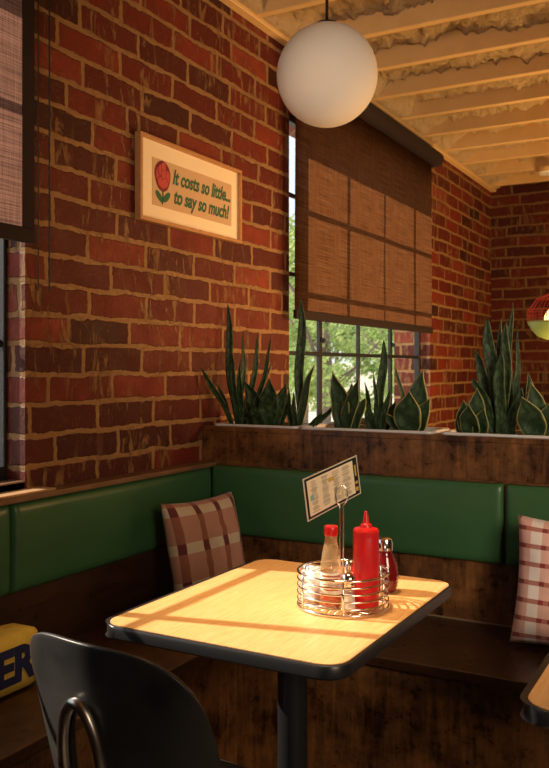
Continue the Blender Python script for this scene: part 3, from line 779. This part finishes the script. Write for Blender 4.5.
# steel hoop
P = []
for k in range(33):
    a = math.pi*k/32; x = .043*math.cos(a); z = .645+.113*math.sin(a)
    P.append(shell_pt(x, z-hz)+Vector((0, -.014, 0)))
lead = [Vector((.043+.045*q, -.066+.03*q+.06*q*q, 0.645-.21*q)) for q in (1, .75, .5, .25)]
tail = [Vector((-p.x, p.y, p.z)) for p in reversed(lead)]
bm = nb(); tube(bm, lead+P+tail, .0095, 14); obj('back_hoop', bm, M['brushed'], t, True)
bm = nb()
sp_ = rrect(-.205, .205, .0, .415, .09, 10)
L = []
for off, z in ((-.006, .446), (0, .450), (0, .456), (-.006, .460)):
    L.append([(x*(1+off*4), (y-.2)*(1+off*4)+.2, z+.018*(abs(x)/.2)**2.5-(.012 if y > .33 else 0)) for x, y in sp_])
prism_layers(bm, L); obj('seat', bm, M['chair_shell'], t, 'auto')
for sx, sy in ((-1, 0), (1, 0), (-1, 1), (1, 1)):
    bm = nb(); tube(bm, [(sx*.10, .03+.33*sy, .440), (sx*.155, .02+.35*sy, .432), (sx*.175, -.005+.40*sy, .40), (sx*.205, -.04+.46*sy, .0)], .0105, 12); obj('leg', bm, M['brushed'], t, True)

# ================================================================== CONDIMENT CADDY
TT = .7515
cc = at_z(343, 605.5, TT); cr = .1005
t = thing('condiment_caddy', 'round chrome wire caddy with a ring handle on the sunlit table', 'caddy', (cc.x, cc.y, TT))
bm = nb(); wr = .0021
zs = (.005, .018, .033, .048, .063, .078)
for z in zs: tube(bm, ring_pts(0, 0, z, cr, 64), wr if z not in (.005, .078) else .0028, 8, closed=True)
vang = math.atan2(-cc.y, -cc.x)
for k in range(6):
    a = vang+k*math.pi/3; x, y = cr*math.cos(a), cr*math.sin(a)
    tube(bm, [(x, y, .003), (x, y, .080)], .0026, 8)
obj('basket', bm, M['chrome'], t, True)
bm = nb()
for k in range(-6, 7):
    d = k*.0165; h = math.sqrt(max(0, cr*cr-d*d)); tube(bm, [(d, -h, .004), (d, h, .004)], .0013, 6)
for k in (-.05, .05): h = math.sqrt(cr*cr-k*k); tube(bm, [(-h, k, .006), (h, k, .006)], .0018, 6)
obj('base_grid', bm, M['chrome'], t, True)
# handle: two rods joined by a ring that faces the camera
hp = at_t(342, 570, 0); 
hb_ = (at_z(341.5, 600, TT)-cc); hx0, hy0 = hb_.x, hb_.y
ex = Vector((RGT.x, RGT.y, 0))
toph = .262; rr_w, rr_h = .0135, .0235
P = []
base = Vector((hx0, hy0, 0))
P += [base+ex*.0040+Vector((0, 0, z)) for z in (.006, .08, .16, toph-.055)]
for k in range(25):
    a = -math.pi/2+.32+(2*math.pi-.64)*k/24
    P.append(base+ex*(rr_w*math.cos(a))+Vector((0, 0, toph-.024+rr_h*math.sin(a))))
P += [base-ex*.0040+Vector((0, 0, z)) for z in (toph-.055, .16, .08, .006)]
bm = nb(); tube(bm, P, .0019, 8); obj('handle', bm, M['chrome'], t, True)

# menu card held in the ring
hw = Vector((cc.x+hx0, cc.y+hy0, 0)); tc = (hw).dot(FWD)
cpx = [(302.3, 479.3), (356.3, 455), (360.8, 493.3), (307.5, 522)]
dts = (-.045, .045, .045, -.045)
Q = [at_t(u, v, tc+.004+d) for (u, v), d in zip(cpx, dts)]
nrm = (Q[1]-Q[0]).cross(Q[3]-Q[0]).normalized()
if nrm.dot(FWD) > 0: nrm = -nrm
t = thing('menu_card', 'small laminated menu card held upright in the caddy ring', 'menu card', (Q[3]+Q[2])/2)
def quad_uv(s, r): return Q[0]*(1-s)*(1-r)+Q[1]*s*(1-r)+Q[2]*s*r+Q[3]*(1-s)*r
def slab(s0, s1, r0, r1, off, th):
    bm = nb(); A = [quad_uv(s, r)+nrm*off for s, r in ((s0, r0), (s1, r0), (s1, r1), (s0, r1))]
    prism_layers(bm, [A, [p+nrm*th for p in A]]); return bm
kid('sleeve', slab(0, 1, 0, 1, 0, .0012), plain('card_plastic_edge', (.62, .56, .45), .25), t)
kid('border', slab(.02, .98, .03, .97, .0013, .0003), plain('black_card_border', (.02, .022, .018), .3), t)
kid('paper', slab(.055, .90, .085, .915, .0017, .0003), plain('cream_menu_paper', (.82, .72, .52), .6), t)
ink = plain('faded_ink', (.30, .24, .16), .7); gold = plain('gold_ink', (.55, .38, .08), .6)
bm = nb(); random.seed(3)
def addslab(bm, s0, s1, r0, r1, off, th=.0002):
    A = [quad_uv(s, r)+nrm*off for s, r in ((s0, r0), (s1, r0), (s1, r1), (s0, r1))]; prism_layers(bm, [A, [p+nrm*th for p in A]])
for (sa, sb) in ((.10, .24), (.30, .44), (.50, .64), (.68, .84)):
    r = .14
    while r < .86:
        e = random.uniform(.4, 1.0); addslab(bm, sa+(sb-sa)*(1-e)*.4, sa+(sb-sa)*(1-(1-e)*.5), r, r+.016, .0021); r += random.choice((.032, .032, .05))
kid('printed_lines', bm, ink, t)
for g_ in ((.43, .54, .24, .34, .0024), (.925, .95, .22, .50, .0018), (.91, .96, .63, .70, .0022), (.91, .96, .78, .88, .0022)):
    bm = nb(); addslab(bm, *g_); kid('printed_mark', bm, gold, t)
bm = nb(); addslab(bm, .09, .15, .45, .58, .0024); kid('printed_mark', bm, plain('pale_blue_ink', (.25, .42, .5), .6), t)

# --- bottles
def bottle_at(u, v, z=TT+.0075): p = at_z(u, v, z); return p
# clear hot sauce bottle
p = bottle_at(331, 605)
t = thing('sauce_bottle', 'clear glass hot sauce bottle with red cap in the caddy', 'bottle', p)
prof = [(0, 0), (.021, 0), (.0240, .003), (.0240, .075), (.0228, .090), (.0185, .118), (.0140, .140), (.0128, .155)]
bm = nb(); lathe(bm, prof, n=36); obj('glass', bm, M['bottle_glass'], t, True)
bm = nb(); lathe(bm, [(0, .003), (.0205, .003), (.0212, .006), (.0212, .040), (0, .040)], n=32); obj('sauce', bm, plain('red_hot_sauce', (.60, .035, .01), .25), t, 'auto')
bm = nb(); lathe(bm, [(.0242, .028), (.0243, .029), (.0243, .074), (.0242, .075)], n=36); lab_ = obj('label', bm, plain('white_bottle_label', (.80, .74, .62), .6), t, True)
bm = nb()
for k, (z, h) in enumerate(((.066, .004), (.057, .006), (.049, .0015), (.045, .0015), (.037, .003))):
    aw = (.9, .7, .8, .6, .75)[k]
    A = []
    n_ = 10
    for q in range(n_+1):
        a = vang-aw+2*aw*q/n_; A.append((.0245*math.cos(a), .0245*math.sin(a)))
    V1 = [bm.verts.new((x, y, z)) for x, y in A]; V2 = [bm.verts.new((x, y, z+h)) for x, y in A]
    for q in range(n_): bm.faces.new((V1[q], V1[q+1], V2[q+1], V2[q]))
obj('label_print', bm, plain('rust_label_ink', (.45, .12, .05), .6), lab_)
M['red_plastic'] = NT('red_squeeze_plastic').set(Base_Color=(.66, .014, .018), Roughness=.32, Subsurface_Weight=.35, Subsurface_Radius=(.03, .005, .005), Subsurface_Scale=.6).m
bm = nb(); lathe(bm, [(0, .174), (.0145, .174), (.0155, .172), (.0155, .155), (.0145, .153), (0, .153)], n=30); obj('cap', bm, M['red_plastic'], t, 'auto')
# red squeeze bottle
p = bottle_at(366, 606)
t = thing('squeeze_bottle', 'bright red plastic ketchup squeeze bottle in the caddy', 'bottle', p)
bm = nb(); lathe(bm, [(0, 0), (.026, 0), (.0285, .003), (.0285, .054), (.0278, .060), (.0285, .066), (.0285, .145), (.0265, .156), (.026, .160)], n=40); obj('body', bm, M['red_plastic'], t, True)
bm = nb(); lathe(bm, [(.0, .153), (.0283, .153), (.0285, .166), (.0255, .170), (.014, .173), (.012, .179), (.0075, .182), (.0035, .207), (0, .208)], n=36); obj('nozzle_cap', bm, M['red_plastic'], t, 'auto')
# salt shaker
def shaker(u, v, label, h=.082, r=.0165, fill=(.85, .82, .76)):
    p = bottle_at(u, v); t = thing('shaker', label, 'shaker', p, 0, 'shakers in the caddy')
    bm = nb(); lathe(bm, [(0, 0), (r*.95, 0), (r, .003), (r*.93, h*.35), (r*.86, h*.70)], n=10); obj('glass', bm, M['clear'], t)
    bm = nb(); lathe(bm, [(0, .003), (r*.9, .003), (r*.84, h*.40), (0, h*.40)], n=10); obj('contents', bm, plain('seasoning', fill, .9), t)
    bm = nb(); lathe(bm, [(r*.90, h*.66), (r*.96, h*.68), (r*.96, h*.86), (r*.80, h*.95), (r*.3, h), (0, h)], n=28); obj('lid', bm, M['chrome'], t, True)
shaker(348.5, 611, 'small glass salt shaker with chrome lid at the front of the caddy')
shaker(351, 595, 'small glass pepper shaker with chrome lid at the back of the caddy', fill=(.25, .2, .15))
# syrup dispenser standing behind the caddy
p = at_z(384.5, 591, TT+.0005)
t = thing('syrup_dispenser', 'round dark red glass syrup dispenser with chrome lid behind the caddy', 'dispenser', p)
m = NT('dark_syrup_glass'); m.set(Base_Color=(.16, .006, .008), Roughness=.08, Coat_Weight=.6); M['syrup'] = m.m
bm = nb(); pr = [(0, 0), (.024, 0), (.030, .005)]
for k in range(17): z = .006+k*.0045; pr.append((.0335-.011*abs((z-.038)/.044)**2.2+.0012*math.cos(k*math.pi), z))
pr += [(.0210, .086), (.0185, .094), (.0185, .098)]
lathe(bm, pr, n=36); obj('body', bm, M['syrup'], t, True)
bm = nb(); lathe(bm, [(0.0185, .097), (.0205, .098), (.0205, .117), (.018, .124), (.012, .127), (0, .128)], n=32)
obj('lid', bm, M['chrome'], t, 'auto')
# paper sugar packets
random.seed(11); pk = []
paper_w = plain('white_packet_paper', (.85, .84, .84), .6); paper_p = plain('pink_packet_paper', (.85, .55, .52), .6); paper_b = plain('pale_blue_packet_paper', (.45, .58, .75), .6)
p0 = at_z(313, 598, TT+.008)-Vector((0, 0, 0))
for k in range(9):
    mt, nm = ((paper_w, 'white'), (paper_p, 'pink'), (paper_b, 'pale blue'))[(k//3 + 0) % 3] if k < 9 else None
    bm = nb(); N = 6; W_, H_ = .038, .064
    g = []
    for sd in (1, -1):
        gg = [[None]*(N+1) for _ in range(N+1)]
        for i in range(N+1):
            for j in range(N+1):
                u = i/N*2-1; v = j/N*2-1
                gg[i][j] = bm.verts.new((u*W_/2, sd*(.0003+.0022*(1-u*u)*(1-v**4)), H_/2+v*H_/2))
        for i in range(N):
            for j in range(N): bm.faces.new((gg[i][j], gg[i+1][j], gg[i+1][j+1], gg[i][j+1]))
    bmesh.ops.remove_doubles(bm, verts=bm.verts[:], dist=.0007)
    o = obj('sugar_packet', bm, mt, None, True)
    row = k//3; c_ = k % 3
    along = Vector((math.cos(vang+math.pi/2), math.sin(vang+math.pi/2), 0)); dep = Vector((math.cos(vang), math.sin(vang), 0))
    o.location = p0 + dep*(.030-.0075*k) + along*(-.004+.006*((k*7) % 3-1))
    o.rotation_euler = (math.radians(-8+random.uniform(-1, 1)), math.radians(random.uniform(-7, 7)), vang+math.pi/2-.5+math.radians(random.uniform(-3, 3)))
    tag(o, '%s paper sugar packet in the bunch standing at the left of the caddy' % nm, 'sugar packet', '%s sugar packets in the caddy' % nm)

# ================================================================== OUTSIDE
m = NT('leafy_green'); oi = m.coord(); nn = m.noise(oi, 2.5, 3); col = m.mix(m.rng(nn, .3, .7), (0.22, 0.34, 0.10), (0.50, 0.60, 0.26))
df = m.new('ShaderNodeBsdfDiffuse'); tl = m.new('ShaderNodeBsdfTranslucent'); mx = m.new('ShaderNodeMixShader'); mx.inputs[0].default_value = .4
m.l.new(col, df.inputs[0]); m.l.new(col, tl.inputs[0]); m.l.new(df.outputs[0], mx.inputs[1]); m.l.new(tl.outputs[0], mx.inputs[2]); m.l.new(mx.outputs[0], m.out.inputs[0]); M['foliage'] = m.m
M['bark'] = mottled('grey_bark', (.16, .12, .09), (.28, .22, .17), 20, .9, .5, .01)
def tree(label, x, y, h, r, nleaf, seed, zc=None, sz=.09):
    rnd = random.Random(seed)
    t = thing('leafy_tree', label, 'tree', (x, y, -.1), 0, 'trees outside the window')
    bm = nb(); tube(bm, [(0, 0, 0), (.05, .03, h*.4), (-.04, .05, h*.8)], [.09, .07, .03], 10)
    for k in range(6):
        a = rnd.uniform(0, 6.28); z = h*rnd.uniform(.3, .7); tube(bm, [(0, 0, z), (r*.4*math.cos(a), r*.4*math.sin(a), z+.3), (r*.75*math.cos(a), r*.75*math.sin(a), z+.7)], [.04, .025, .01], 7)
    obj('trunk', bm, M['bark'], t, True)
    bm = nb()
    cl = [(Vector((rnd.gauss(0, r*.45), rnd.gauss(0, r*.45), h*rnd.uniform(.12, .98))), rnd.uniform(.25, .5)*r*.6) for _ in range(46)]
    for k in range(nleaf):
        c, cr_ = rnd.choice(cl); d = Vector((rnd.gauss(0, 1), rnd.gauss(0, 1), rnd.gauss(0, 1))).normalized()*cr_*rnd.random()**.4
        p = c+d; n_ = Vector((rnd.gauss(0, 1), rnd.gauss(0, 1), rnd.gauss(.5, 1))).normalized(); a = n_.orthogonal().normalized(); b_ = n_.cross(a)
        s = sz*rnd.uniform(.6, 1.2)
        vs = [bm.verts.new(p+a*s*.5), bm.verts.new(p+b_*s*.28), bm.verts.new(p-a*s*.5), bm.verts.new(p-b_*s*.28)]; bm.faces.new(vs)
    obj('crown', bm, M['foliage'], t)
tree('nearest leafy green tree seen through the left panes of the plant window', -5.0, 10.4, 3.4, 1.05, 5000, 1)
tree('leafy green tree seen through the right panes of the plant window', -4.9, 13.6, 3.6, 1.15, 6000, 2)
tree('tall leafy tree furthest left behind the plant window', -8.9, 17.5, 5.0, 1.9, 9000, 3, sz=.13)
tree('tall leafy tree filling the back behind the right panes of the plant window', -6.2, 20.5, 4.6, 2.0, 9000, 4, sz=.13)
tree('tall pale green tree far behind on the left of the plant window', -12.5, 27.0, 6.0, 2.4, 9000, 5, sz=.22)
tree('tall pale green tree far behind the right panes of the plant window', -8.0, 31.0, 5.5, 2.4, 9000, 6, sz=.22)
bm = nb(); box(bm, -40, XO, -20, 60, -.25, -.1); tag(struct('floor', bm, mottled('pale_pavement', (.50, .47, .42), (.6, .57, .5), 3, .8, .1)), None)
bm = nb(); box(bm, -30, -2.4, 33.0, 33.3, -.1, 1.5); struct('wall_outside', bm, mottled('pale_render', (.75, .72, .66), (.82, .8, .74), 2, .8, .1))
